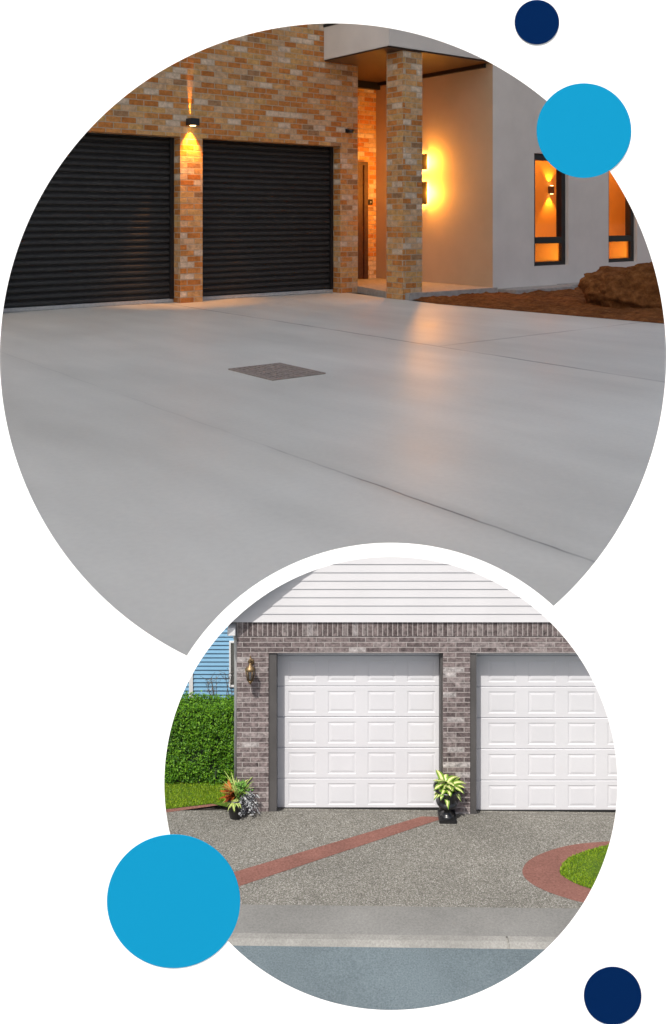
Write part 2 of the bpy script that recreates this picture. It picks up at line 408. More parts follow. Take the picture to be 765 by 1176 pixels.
# ================================================================== BRICK HOUSE
house = empty('house', (OX, OY, 0), ANG)
tag(house, 'orange brick house with charcoal roller doors, grey rendered entry and lit windows', 'house')
ZH = 19.5; TOPZ = 42
s207 = on_t(207, 0)[0]; s233 = on_t(232.7, 0)[0]; s391 = on_t(391, 0)[0]; s411 = on_t(411, 0)[0]
RD = 2.0
SW, TW = 25.41, 12.83                                   # entry wall plane, rendered wall plane
TB = 10.96                                              # depth of the entry back wall behind the front
wall = MB()
DW = s391-s233; sL1 = s207-DW; sL0 = sL1-6
wall.box(sL0-14, s411, 0, RD+3, ZH, TOPZ, 'b')
wall.box(s207, s233, 0, RD+.6, -.1, ZH, 'tb'); wall.box(s391, s411, 0, RD+.6, -.1, ZH, 'tb'); wall.box(sL0-14, sL1, 0, RD+.6, -.1, ZH, 'tb')
wall.face([(s411, RD+.6, -.1), (s411, TB, -.1), (s411, TB, TOPZ), (s411, RD+.6, TOPZ)])
wall.face([(s411, TB, 0), (SW, TB, 0), (SW, TB, 31), (s411, TB, 31)])
wall.build('wall', M['brick'], house)
pil = MB()
pt = 12.6; pC = on_t(463, pt)[0]; pR = on_t(485, pt)[0]; pL = on_s(444, pC)[0]
pil.box(pC, pR, -pt, -pL, -.05, 30.42, 't'); pil.build('pillar', M['brick'], house)
# roof deck over the brick block
m = MB(); m.box(sL0-15, s411+1, 1, 60, TOPZ+.02, TOPZ+1); m.build('roof', M['shingle'], house)
# roller doors: ribbed curtains
def curtain(s0, s1):
    m = MB(); n = 27; z0, z1 = .45, ZH+.6; p = (z1-z0)/n; vs = []; fs = []
    prof = [(0, .02), (.07, .0), (.14, -.26), (.24, -.32), (.50, -.31), (.64, -.25), (.93, 0.02)]
    rows = [(z0+(k+a)*p, y) for k in range(n) for a, y in prof]+[(z1, 0)]
    for z, y in rows: vs += [(s0, RD+y, z), (s1, RD+y, z)]
    for i in range(len(rows)-1): fs.append([2*i, 2*i+1, 2*i+3, 2*i+2])
    return m.raw(vs, fs, False)
for a, b_ in ((s233, s391), (sL1, s207)):
    d = curtain(a+.02, b_-.02).build('roller_door', M['roller'], house)
    MB().box(a+.03, b_-.03, RD-.42, RD+.1, .02, .42).build('bottom_rail', M['steel'], d, bevel=.05)
    for g0 in (a+.02, b_-.5): MB().box(g0, g0+.48, RD-.5, RD-.28, .43, ZH-.02).build('guide_rail', M['dark_metal'], d)
# entry canopy
cs0 = on_t(372, 0)[0]; cZ = 30.5
can = MB(); can.box(cs0, SW+.6, -TW-.15, -.02, cZ+.15, cZ+4.4, 'u')
can_o = can.build('canopy', M['render'], house)
MB().box(cs0+.12, SW-.02, -TW+.1, TB-.02, cZ-.02, cZ+.13).build('soffit', M['soffit'], can_o)
MB().box(cs0-.1, SW+.8, -TW-.3, -.01, cZ+4.42, cZ+4.8).build('fascia_trim', M['dark_metal'], can_o)
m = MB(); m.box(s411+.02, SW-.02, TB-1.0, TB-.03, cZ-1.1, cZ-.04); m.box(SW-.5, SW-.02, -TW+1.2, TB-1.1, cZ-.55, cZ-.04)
m.build('soffit_shade_strip', M['dark_metal'], can_o)  # solid black strips drawn in for the shade at the soffit edge
# rendered entry wall (side facing the drive) and rendered street wall with two window openings
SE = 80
ew = MB(); ew.face([(SW, TB, 0), (SW, -TW, 0), (SW, -TW, TOPZ-3), (SW, TB, TOPZ-3)]); ew.build('entry_wall', M['render_lamplit'], house)
wz0, wz1 = 3.3, 18.9; W1 = (33.72, 41.13); W2 = (50.49, 57.63)
rw = MB(); zt = TOPZ-3; y0 = -TW
for a, b_ in ((SW, W1[0]), (W1[1], W2[0]), (W2[1], SE)): rw.face([(a, y0, -.1), (b_, y0, -.1), (b_, y0, zt), (a, y0, zt)])
REV = 1.6
for a, b_ in (W1, W2):
    rw.face([(a, y0, -.1), (b_, y0, -.1), (b_, y0, wz0), (a, y0, wz0)]); rw.face([(a, y0, wz1), (b_, y0, wz1), (b_, y0, zt), (a, y0, zt)])
    rw.face([(a, y0, wz0), (a, y0+REV, wz0), (a, y0+REV, wz1), (a, y0, wz1)][::-1]); rw.face([(b_, y0, wz0), (b_, y0+REV, wz0), (b_, y0+REV, wz1), (b_, y0, wz1)])
    rw.face([(a, y0, wz0), (b_, y0, wz0), (b_, y0+REV, wz0), (a, y0+REV, wz0)]); rw.face([(a, y0, wz1), (b_, y0, wz1), (b_, y0+REV, wz1), (a, y0+REV, wz1)][::-1])
rw.build('rendered_wall', M['render'], house)
MB().box(SW+.05, SE, -TW+.1, 30, TOPZ-2.98, TOPZ-2).build('roof', M['shingle'], house)
for a, b_ in (W1, W2):
    f = MB(); fy0, fy1 = y0+.55, y0+1.5; q = .85
    f.box(a+.01, a+q, fy0, fy1, wz0+.01, wz1-.01); f.box(b_-q, b_-.01, fy0, fy1, wz0+.01, wz1-.01)
    f.box(a+q, b_-q, fy0, fy1, wz0+.01, wz0+.55); f.box(a+q, b_-q, fy0, fy1, wz1-.9, wz1-.01); f.box(a+q, b_-q, fy0-.05, fy1, 6.4, 7.3)
    wo = f.build('window', M['dark_metal'], house)
    MB().face([(a+q, fy0+.4, 7.3), (b_-q, fy0+.4, 7.3), (b_-q, fy0+.4, wz1-.9), (a+q, fy0+.4, wz1-.9)]).build('pane', M['glass'], wo)
    MB().face([(a+q, fy0+.4, wz0+.55), (b_-q, fy0+.4, wz0+.55), (b_-q, fy0+.4, 6.4), (a+q, fy0+.4, 6.4)]).build('frosted_pane', M['frosted'], wo)
room = MB()
ry0, ry1 = -TW+1.65, -TW+9
room.face([(28, ry1, 0), (SE-4, ry1, 0), (SE-4, ry1, 24), (28, ry1, 24)]); room.face([(28, ry0, 0), (28, ry1, 0), (28, ry1, 24), (28, ry0, 24)])
room.face([(SE-4, ry0, 0), (SE-4, ry1, 0), (SE-4, ry1, 24), (SE-4, ry0, 24)]); room.face([(28, ry0, .1), (SE-4, ry0, .1), (SE-4, ry1, .1), (28, ry1, .1)])
room.face([(28, ry0, 24), (SE-4, ry0, 24), (SE-4, ry1, 24), (28, ry1, 24)])
room.build('room_interior', M['amber_room'], house)
# porch slab with a splayed left end, footing ledge by the rendered wall
m = MB(); sl = [(s411-.1, -.03), (8.9, -13.3), (SW+.3, -13.5), (SW+.3, TB-.05), (s411+.03, TB-.05), (s411+.03, -.03)]
ZS = .8
sl = [(s411-.1, -.05), (9.95, -9.0), (10.1, -13.3), (SW+.3, -13.4), (SW+.3, -TW-.02), (SW-.02, -TW-.02), (SW-.02, TB-.05), (s411+.03, TB-.05), (s411+.03, -.05)]
m.face([(x, y, ZS) for x, y in sl])
for i in range(len(sl)):
    a, b_ = sl[i], sl[(i+1) % len(sl)]; m.face([(a[0], a[1], -.1), (b_[0], b_[1], -.1), (b_[0], b_[1], ZS), (a[0], a[1], ZS)])
m.build('porch_step', M['slab'], house)
m = MB(); m.box(SW+.9, SW+13, -TW-3.2, -TW-.01, -.2, .62); m.box(SW+13, SW+26, -TW-2.2, -TW-.01, -.2, .7); m.build('footing', M['slab'], house, bevel=.12)
# entry door, standing at the back of the entry
ed = MB(); ed.box(16.5, 23.1, TB-.35, TB-.02, ZS, 18.2); ed_o = ed.build('entry_door', M['timber'], house)
m = MB(); m.box(22.6, 23.35, TB-.6, TB-.36, ZS, 18.4); m.box(16.4, 22.6, TB-.6, TB-.36, 17.9, 18.4); m.build('door_frame', M['timber'], ed_o)
# ---- fixtures on the house
def house_empty(name, s, t, z): return empty(name, UW(s, t, z), ANG)
ls, ly = on_t(221.5, .7); lz = zz(140, ly)
wl = house_empty('wall_light', ls, 0, lz)
tag(wl, 'lit up and down wall light on the brick pier between the two roller doors', 'wall light')
m = MB(); m.box(-.62, .62, -1.25, -.12, -.42, .42); m.box(-.35, .35, -.12, -.005, -.3, .3); m.build('body', M['dark_metal'], wl, bevel=.06)
MB().lathe([(.36, -.02), (.36, .02)], (0, -.7, -.43), 20).build('lens', M['lens'], wl)
MB().lathe([(.12, -.02), (.12, .02)], (0, -.7, .43), 16).build('lens', M['lens'], wl)
lamp('down_spot', 'SPOT', (0, -.62, -.5), 14000, WARM, wl, aim=(0, .16, -1), spot_size=R(66), spot_blend=.8, shadow_soft_size=.15)
lamp('up_spot', 'SPOT', (0, -.13, .5), 9000, WARM, wl, aim=(0, .03, 1), spot_size=R(13), spot_blend=.7, shadow_soft_size=.08)
# halo-lit house number on the entry wall, half hidden by the pillar
nb = house_empty('house_number', SW, 0, 15.5)
tag(nb, 'black house number lit from behind, on the entry wall half hidden by the pillar', 'house number')
tn = .85                                                  # its street end
nw = MB(); nw.box(-.75, -.5, -tn, 3.6, 1.35, 3.6); nw.box(-.75, -.5, -tn, 3.6, -3.6, -.35)
nw.box(-.75, -.5, 2.6, 3.6, -.35, 1.35)
nw.build('numeral', M['dark_metal'], nb)
for q0, q1 in ((1.6, 3.3), (-3.3, -.6)): MB().box(-.46, -.30, -tn+.3, 3.3, q0, q1).build('led_backing', M['led'], nb)
for zc, hh, e in ((2.4, 1.9, 1), (-2.0, 2.9, 1.3)):
    lamp('halo', 'AREA', (-.47, 1.5, zc), 6500*e, WARM, nb, aim=(1, 0, 0), shape='RECTANGLE', size=3.8, size_y=hh)
    lamp('halo_spill', 'POINT', (-1.2, -tn-.5, zc), 2300*e, WARM, nb, shadow_soft_size=.4)  # bare point lights added beside the number to widen its glow
    lamp('halo_spill', 'POINT', (-1.0, 4.4, zc), 800*e, WARM, nb, shadow_soft_size=.4)
# security camera and doorbell panel
cs, cy = on_t(400.5, .4)
sc_ = house_empty('security_camera', cs, 0, zz(150, cy))
tag(sc_, 'small black security camera on the brick wall above the right roller door', 'camera')
MB().box(-.28, .28, -.12, -.005, -.28, .28).build('mount', M['dark_metal'], sc_, bevel=.03)
MB().tube([(0, -.1, 0), (.1, -.45, -.05), (.25, -1.1, -.12)], [.16, .24, .24], 12).build('body', M['dark_metal'], sc_)
bs, by = on_t(425, -TB)
db = house_empty('intercom', bs, -TB, zz(232, by))
tag(db, 'small dark intercom panel on the brick wall beside the entry door', 'intercom')
MB().box(-.42, .42, -.16, -.01, -.42, .42).build('panel', M['dark_metal'], db, bevel=.03)
MB().lathe([(.14, 0), (.14, .05)], (0, 0, 0), 14).build('button', M['steel'], db, loc=(0, -.16, 0)).rotation_euler = (R(90), 0, 0)
# indoor sconce behind the first window
its = TW-9
iss, iy = on_t(630.5, its)
ws = house_empty('wall_light', iss, its, zz(218, iy))
tag(ws, 'lit up and down sconce on the amber wall inside the left window', 'wall light')
MB().box(-.27, .27, -.85, -.03, -.55, .55).build('body', M['timber'], ws, bevel=.05)
for sgn in (1, -1):
    MB().lathe([(.25, -.02), (.25, .02)], (0, -.55, .64*sgn), 16).build('lens', M['lens'], ws)
    lamp('beam', 'SPOT', (0, -.6, .75*sgn), 2400, WARM, ws, aim=(0, .12, sgn), spot_size=R(85), spot_blend=.6, shadow_soft_size=.12)
for ss in (42, 60):
    lamp('room_lamp', 'POINT', UW(ss, TW-5.5, 21), 1900, (1, .45, .07), None, shadow_soft_size=1)
    lamp('pane_fill', 'POINT', UW(ss, TW-5.5, 3), 1000, (1, .43, .05), None, shadow_soft_size=1)  # unseen point lights added low in the room to brighten the frosted panes

# drain grate let into the concrete
gs0, gs1, gt0, gt1 = -34.1, -30.0, 44.2, 49.4
gr = empty('drain_grate', UW((gs0+gs1)/2, (gt0+gt1)/2, 0), ANG)
tag(gr, 'brown slotted drain grate set flush in the middle of the grey concrete', 'drain grate')
hx, hy = (gs1-gs0)/2, (gt1-gt0)/2
MB().face([(-hx, -hy, .006), (hx, -hy, .006), (hx, hy, .006), (-hx, hy, .006)]).build('pit_shade', M['pit_shade'], gr)  # flat dark sheet in place of the shaded hole under the bars
m = MB()
for i in range(9):
    x = -hx+.42+(2*hx-.84)*i/8; m.box(x-.11, x+.11, -hy+.2, hy-.2, .008, .085)
for j in range(1, 4):
    y = -hy+2*hy*j/4; m.box(-hx+.2, hx-.2, y-.12, y+.12, .008, .08)
m.build('bars', M['grate'], gr)
m = MB(); m.box(-hx, hx, -hy, -hy+.18, .007, .09); m.box(-hx, hx, hy-.18, hy, .007, .09); m.box(-hx, -hx+.18, -hy+.18, hy-.18, .007, .09); m.box(hx-.18, hx, -hy+.18, hy-.18, .007, .09)
m.build('rim', M['grate'], gr)

# earth mound
def mound():
    bm = bmesh.new(); bmesh.ops.create_icosphere(bm, subdivisions=6, radius=1)
    for v in bm.verts:
        p = v.co.normalized(); h = Vector((p.x, p.y))
        n = mnoise.fractal(p*1.6+Vector((4.2, 1, 7)), .9, 2.0, 6); n2 = mnoise.fractal(p*6+Vector((1, 5, 2)), .8, 2.1, 5)
        r = 1+.20*n+.065*n2
        z = max(p.z, -.2); zz_ = (z if z < .62 else .62+(z-.62)*.25)
        v.co = Vector((p.x*10.5*r, p.y*6.5*r, (zz_+.1)*6.3*r*(1+.10*p.x)))
    me = bpy.data.meshes.new('earth_mound'); bm.to_mesh(me); bm.free()
    for p in me.polygons: p.use_smooth = True
    me.materials.append(M['soil']); o = bpy.data.objects.new('earth_mound', me); COL.objects.link(o); return o
mo = mound(); g = gnd(768, 351); mo.location = (g[0]+1.6, g[1], -.35)
tag(mo, 'heap of red brown earth beside the rendered wall, right edge of the view', 'earth mound')

# unseen puffy slab added overhead to keep sun off the brick house and forecourt (the white garage lies outside its shadow)
def shade_caster():
    Hc = 150; ox, oy = -Hc*SX/SZ, -Hc*SY/SZ
    edge = [(-34, 19.4), (34, 19.4), (78, 95), (84, 190), (-62, 190), (-60, 80)]
    m = MB(); B = [(x+ox, y+oy, Hc) for x, y in edge]; T = [(x*.96+ox, y+oy+(1.5 if y < 30 else 0), Hc+7) for x, y in edge]
    m.face(B[::-1]); m.face(T)
    for i in range(len(B)): m.face([B[i], B[(i+1) % 6], T[(i+1) % 6], T[i]])
    rnd = random.Random(3)
    bm = bmesh.new(); bmesh.ops.create_icosphere(bm, subdivisions=3, radius=1); iv = [v.co.copy() for v in bm.verts]; ifc = [[v.index for v in f.verts] for f in bm.faces]; bm.free()
    for k in range(46):
        v = rnd.random(); y = 38+v*145; hw = 22+v*45; x = rnd.uniform(-hw, hw)+v*10; r = rnd.uniform(8, 15)
        m.raw([(x+ox+p.x*r*(1+.2*mnoise.noise(p*2)), y+oy+p.y*r, Hc+8+p.z*r*.7) for p in iv], ifc)
    return m
tag(shade_caster().build('shade_caster', M['shade_caster']), kind='structure')

# ================================================================== NEAR PLACE: white double garage below
YF = 13.2
def LZ(X, Y): return 1.495+.12*(YF-Y)-.012*X
def lg(x, y):                                             # photo pixel on the sloping near drive
    Y = YF
    for _ in range(12):
        X = ray(x)*Y; k = (10-LZ(X, 0)) - 0            # height below the eye at Y = 0 of the plane
        Y = FPX*(k)/((y-HY)-FPX*.12)
    X = ray(x)*Y; return X, Y
def LP(x, y, dz=0): X, Y = lg(x, y); return (X, Y, LZ(X, Y)+dz)
def LXY(X, Y, dz=0): return (X, Y, LZ(X, Y)+dz)
XL, XR = -14, 14
Yapr, Ykt, Ykf = lg(448, 1041)[1], lg(448, 1074)[1], lg(448, 1082)[1]
def sheet(name, quads, mat, dz, thick=.3, nx=1):
    m = MB()
    for q in quads:
        m.face([LXY(x, y, dz) for x, y in q])
        for i in range(len(q)):
            a, b_ = q[i], q[(i+1) % len(q)]; m.face([LXY(*a, dz-thick), LXY(*b_, dz-thick), LXY(*b_, dz), LXY(*a, dz)])
    return tag(m.build(name, mat), kind='structure')
sheet('aggregate_driveway', [[(XL, Yapr), (XR, Yapr), (XR, YF), (XL, YF)]], M['aggregate'], 0, 1.3)
m = MB(); pr = [(YF, 0), (YF+.20, -.085), (16.4, -.085), (16.4, -1.4)]
for a, b_ in zip(pr, pr[1:]): m.face([LXY(XL, *a), LXY(XR, *a), LXY(XR, *b_), LXY(XL, *b_)])
tag(m.build('garage_threshold', M['aggregate']), kind='structure')
sheet('concrete_apron', [[(XL, Ykt), (XR, Ykt), (XR, Yapr-.004), (XL, Yapr-.004)]], M['apron'], .004, 1.3)
KD = .035
m = MB(); prof = [(Ykt-.003, .006), (Ykf+.03, .004), (Ykf, -.02), (Ykf-.035, -KD-.01), (Ykf-.04, -1.2)]
seams = [XL+i*2.0 for i in range(15)]; xs = [-14, -5, -3.2, lg(583, 1080)[0]-.012, lg(583, 1080)[0]+.012, 3.2, 6, 14]
for i in range(len(xs)-1):
    dz = -.02 if i == 3 else 0
    for j in range(len(prof)-1):
        a, b_ = prof[j], prof[j+1]
        m.face([LXY(xs[i], b_[0], b_[1]+dz), LXY(xs[i+1], b_[0], b_[1]+dz), LXY(xs[i+1], a[0], a[1]+dz), LXY(xs[i], a[0], a[1]+dz)])
tag(m.build('kerb', M['kerb']), kind='structure')
zr = LZ(0, Ykf)-KD
m = MB(); rq = [(XL, -8), (XR, -8), (XR, Ykf-.033), (XL, Ykf-.033)]
m.face([(x, y, zr-.012*x) for x, y in rq])
for i in range(4):
    a, b_ = rq[i], rq[(i+1) % 4]; m.face([(*a, -.34), (*b_, -.34), (*b_, zr-.012*b_[0]), (*a, zr-.012*a[0])])
tag(m.build('road', M['road']), kind='structure')
# red paving strip from the urn down to the left, and curved border of the lawn island
def strip(name, L, Rr, mat, dz, parent=None):
    m = MB()
    for i in range(len(L)-1): m.face([LP(*L[i], dz), LP(*Rr[i], dz), LP(*Rr[i+1], dz), LP(*L[i+1], dz)])
    return m
U = [(484+(275-484)*k/8, 938+(1000-938)*k/8) for k in range(13)]
V = [(514+(275-514)*k/8, 938.5+(1018-938.5)*k/8) for k in range(13)]
tag(strip('p', U, V, M['red_paver'], .004).build('red_paving_strip', M['red_paver']), kind='structure')
tag(strip('p', [(120, 934), (190, 930), (262, 921.5)], [(120, 938), (190, 933.5), (266, 923)], M['red_paver'], .004).build('red_paving_edge', M['red_paver']), kind='structure')
def smooth(pts, n=10):
    out = []
    for i in range(len(pts)-1):
        p0, p1, p2, p3 = pts[max(i-1, 0)], pts[i], pts[i+1], pts[min(i+2, len(pts)-1)]
        for k in range(n):
            t = k/n; out.append(tuple(.5*((2*p1[a])+(-p0[a]+p2[a])*t+(2*p0[a]-5*p1[a]+4*p2[a]-p3[a])*t*t+(-p0[a]+3*p1[a]-3*p2[a]+p3[a])*t**3) for a in (0, 1)))
    return out+[pts[-1]]
OUT = smooth([(800, 958), (720, 965), (655, 971), (613, 985), (600, 1001), (612, 1016), (645, 1030), (690, 1040), (800, 1050)])
INN = smooth([(800, 962), (726, 967), (690, 973), (655, 985), (643, 1000), (650, 1009), (672, 1019), (712, 1028), (800, 1036)])
tag(strip('p', OUT, INN, M['red_paver'], .004).build('red_paving_border', M['red_paver']), kind='structure')
island = [lg(*p) for p in INN]
lawnL = [(-9, 16.3), (-9, lg(100, 934)[1]), lg(190, 930), lg(262, 921), (ray(271)*13.25, 13.25), (ray(271)*13.25, 16.3)]
def lawn(poly, n, seed, name, hmin, hmax):
    m = MB(); c = (sum(p[0] for p in poly)/len(poly), sum(p[1] for p in poly)/len(poly))
    for i in range(len(poly)):
        a, b_ = poly[i], poly[(i+1) % len(poly)]; m.face([LXY(*c, .018), LXY(*a, .006), LXY(*b_, .006)])
    tag(m.build('lawn', M['lawn']), kind='structure')
    rnd = random.Random(seed); x0, x1 = min(p[0] for p in poly), max(p[0] for p in poly); y0, y1 = min(p[1] for p in poly), max(p[1] for p in poly)
    x0, x1 = max(x0, -3.4), min(x1, 5.2); y1 = min(y1, 14.6)
    def inside(x, y):
        r = False
        for i in range(len(poly)):
            (ax, ay), (bx, by) = poly[i], poly[i-1]
            if (ay > y) != (by > y) and x < (bx-ax)*(y-ay)/(by-ay)+ax: r = not r
        return r
    g = MB(); k = 0
    while k < n:
        x, y = rnd.uniform(x0, x1), rnd.uniform(y0, y1)
        if not inside(x, y): continue
        k += 1; a = rnd.uniform(0, 6.28); wd = rnd.uniform(.004, .008); h = rnd.uniform(hmin, hmax); lean = rnd.uniform(.2, .9)*h; z = LZ(x, y)+.004
        dx, dy = math.cos(a)*wd, math.sin(a)*wd; lx, ly_ = -math.sin(a)*lean, math.cos(a)*lean
        g.face([(x-dx, y-dy, z), (x+dx, y+dy, z), (x+lx, y+ly_, z+h)])
    tag(g.build('grass', M['grass']), 'short green grass of the lawn', 'grass', kind='stuff')
lawn(island, 22000, 5, 'grass', .012, .026)
lawn(lawnL, 20000, 6, 'grass', .015, .035)

# ---- garage
def F(x, y, Y=YF): return px(x, y, Y)
def fx(x, Y=YF): return ray(x)*Y
def fz(y, Y=YF): return zz(y, Y)
gar = empty('garage', (fx(448), YF, LZ(fx(448), YF)))
tag(gar, 'white sided garage with purple grey brick piers and two white panel doors', 'garage')
GI = gar.location.copy()
def gb(m, name, mat, parent=None, **kw):
    o = m.build(name, mat, parent or gar, **kw)
    if (parent or gar) is gar: o.location = -GI
    return o
DZ = .27                                                   # door set back from the brick face
zb = .9
xR = fx(735)
br = MB()
br.box(fx(272), fx(308.5), YF, YF+.5, zb, fz(750), 't'); br.box(fx(509), fx(540), YF, YF+.5, zb, fz(750), 't'); br.box(xR, xR+.5, YF, YF+.5, zb, fz(750), 't')
br.box(fx(272), xR+.5, YF, YF+.5, fz(750), fz(730.5), 't')
br.face([(fx(272), YF+.5, zb), (fx(272), YF+.5, fz(718)), (fx(272), 15, fz(714)-1.4), (fx(272), 15, zb)])
br.face([(xR+.5, YF+.5, zb), (xR+.5, 15, zb), (xR+.5, 15, fz(714)-1.4), (xR+.5, YF+.5, fz(718))])
gb(br, 'brick_wall', M['grey_brick'])
gb(MB().box(fx(272)-.004, xR+.5, YF-.006, YF+.5, fz(730.3), fz(714.2)), 'soldier_course', M['soldier'], uvrot=True)
# gable siding, lapped boards clipped to the roof outline
OUTL = [(250, 716), (345, 652), (400, 636.5), (496, 636.5), (551, 652), (655, 723)]
def yline(x):
    for a, b_ in zip(OUTL, OUTL[1:]):
        if a[0] <= x <= b_[0]: return a[1]+(b_[1]-a[1])*(x-a[0])/(b_[0]-a[0])
def xr(y):
    l = next((a[0]+(b_[0]-a[0])*(y-a[1])/(b_[1]-a[1]) for a, b_ in zip(OUTL, OUTL[1:]) if b_[1] < a[1] and b_[1] <= y <= a[1]), None)
    r = next((a[0]+(b_[0]-a[0])*(y-a[1])/(b_[1]-a[1]) for a, b_ in zip(OUTL, OUTL[1:]) if b_[1] > a[1] and a[1] <= y <= b_[1]), None)
    return l, r
sd = MB(); ys = [713.5-9.5*k for k in range(9)]
for k, yb in enumerate(ys):
    yt = max(yb-9.5, 636.6)
    if yb <= 637: break
    (l0, r0), (l1, r1) = xr(min(yb, 715)), xr(yt)
    l0 = max(l0, 256); l1 = max(l1, 256)
    P = .012; yf, yk = YF-.02-P, YF-.02
    A = [F(l0, yb), F(r0, yb), F(r1, yt), F(l1, yt)]
    sd.face([(A[0][0], yf, A[0][2]), (A[1][0], yf, A[1][2]), (A[2][0], yk, A[2][2]), (A[3][0], yk, A[3][2])])
    sd.face([(A[0][0], yk, A[0][2]), (A[1][0], yk, A[1][2]), (A[1][0], yf, A[1][2]), (A[0][0], yf, A[0][2])])
gb(sd, 'siding', M['white_siding'])
# roof: clipped gable, falling away behind the front, with an overhanging verge on the left
rf = MB()
RO = [(256, 709), (346, 647), (401, 632), (495, 632), (550, 647), (645, 712)]
fr = [F(*p) for p in RO]; bk = [(p[0]*1.0, 16.0, p[2]-1.55) for p in fr]
for i in range(5):
    rf.face([(fr[i][0], YF-.02, fr[i][2]), (fr[i+1][0], YF-.02, fr[i+1][2]), bk[i+1], bk[i]])
rf.face([(p[0], YF+.02, p[2]) for p in fr]+[(fx(640), YF+.02, fz(712)), (fx(270), YF+.02, fz(712))])
gb(rf, 'roof', M['shingle'])
vb = MB(); OV = .21
def verge(a, b_, th, o0, o1):
    (x0, y0_, z0), (x1, y1_, z1) = a, b_
    f0, f1 = YF-o0, YF-o1
    vb.face([(x0, f0, z0), (x1, f1, z1), (x1, f1, z1+th), (x0, f0, z0+th)])
    vb.face([(x0, f0, z0), (x0, YF, z0), (x1, YF, z1), (x1, f1, z1)]); vb.face([(x0, f0, z0+th), (x1, f1, z1+th), (x1, YF, z1+th), (x0, YF, z0+th)])
    vb.face([(x0, f0, z0), (x0, f0, z0+th), (x0, YF, z0+th), (x0, YF, z0)]); vb.face([(x1, f1, z1), (x1, YF, z1), (x1, YF, z1+th), (x1, f1, z1+th)])
verge(F(254, 710), F(345, 647.5), .028, .24, .15); verge(F(345, 647.5), F(388, 636), .028, .15, .03)
gb(vb, 'verge_board', M['white_trim'])
gt = MB(); gt.box(fx(262), fx(272)-.01, YF-.1, 13.55, fz(727), fz(718)); gb(gt, 'gutter', M['white_trim'], bevel=.01)
gt = MB(); gt.tube([(fx(266), YF+.1, fz(727)), (fx(268), YF+.22, fz(737)), (fx(271)-.03, YF+.3, fz(748)), (fx(271)-.03, YF+.3, 1.4)], .032, 10); gb(gt, 'downpipe', M['white_trim'])
# doors with raised panels
def panel_door(x0, x1, npan, pitch, first, pw):
    Y = YF+DZ; zt, zbm = zz(748, Y), LZ(fx((x0+x1)/2), Y)-.095
    nsec = 5; hs = (zz(753, Y)-zbm)/nsec
    X0, X1 = ray(x0)*Y, ray(x1)*Y
    m = MB()
    def ring(a, ya, b_, yb):
        P = lambda r, y: [(r[0], y, r[2]), (r[1], y, r[2]), (r[1], y, r[3]), (r[0], y, r[3])]
        A, B = P(a, ya), P(b_, yb)
        for i in range(4): m.face([A[i], A[(i+1) % 4], B[(i+1) % 4], B[i]])
        return B
    for s in range(nsec+1):
        z0 = zbm+s*hs; z1 = z0+hs
        if s == nsec: z1 = z0+.2
        # section body edge rolls back at its joints
        m.face([(X0, Y+.02, z0), (X1, Y+.02, z0), (X1, Y, z0+.012), (X0, Y, z0+.012)])
        m.face([(X0, Y, z1-.007), (X1, Y, z1-.007), (X1, Y+.02, z1), (X0, Y+.02, z1)])
        zl, zh = z0+.012, z1-.007
        if s == nsec: m.face([(X0, Y, zl), (X1, Y, zl), (X1, Y, zh), (X0, Y, zh)]); continue
        cut = [X0]
        for k in range(npan):
            a = ray(first+k*pitch)*Y; b_ = a+pw
            mar = hs*.15; r0 = (a, b_, z0+mar, z1-mar)
            if k == 0: m.face([(X0, Y, zl), (a, Y, zl), (a, Y, zh), (X0, Y, zh)])
            m.face([(a, Y, zl), (b_, Y, zl), (b_, Y, r0[2]), (a, Y, r0[2])]); m.face([(a, Y, r0[3]), (b_, Y, r0[3]), (b_, Y, zh), (a, Y, zh)])
            nxt = ray(first+(k+1)*pitch)*Y if k < npan-1 else X1
            m.face([(b_, Y, zl), (nxt, Y, zl), (nxt, Y, zh), (b_, Y, zh)])
            ins = lambda r, d: (r[0]+d, r[1]-d, r[2]+d, r[3]-d)
            r1, r2, r3 = ins(r0, .014), ins(r0, .024), ins(r0, .052)
            ring(r0, Y, r1, Y+.0055); ring(r1, Y+.0055, r2, Y+.0055); B = ring(r2, Y+.0055, r3, Y+.001); m.face(B)
    return m
for (x0, x1, n, f0, jb) in ((317, 511, 4, 331, (308.5, 317.5)), (547, 737, 4, 561, (540, 547.5))):
    d = gb(panel_door(x0-1, x1, n, 45.6, f0, .41), 'garage_door', M['white_door'])
    f = MB(); f.box(fx(jb[0])+.001, fx(jb[1]), YF+.02, YF+DZ+.06, zb, fz(750)-.002)
    f.box(fx(jb[1]), fx(x1)-.02 if x1 < 600 else xR-.02, YF+.05, YF+.12, fz(751.2), fz(750)-.002)
    f.box((fx(509) if x1 < 600 else xR)-.03, (fx(509) if x1 < 600 else xR)-.001, YF+.06, YF+DZ+.06, zb, fz(750)-.002)
    f.build('door_frame', M['grey_frame'], d)
    z0 = LZ(fx((x0+x1)/2), YF+DZ)-.085
    MB().box(fx(x0), fx(x1)-.02, YF+DZ-.012, YF+DZ+.03, z0-.03, z0+.022).build('bottom_seal', M['dark_metal'], d)
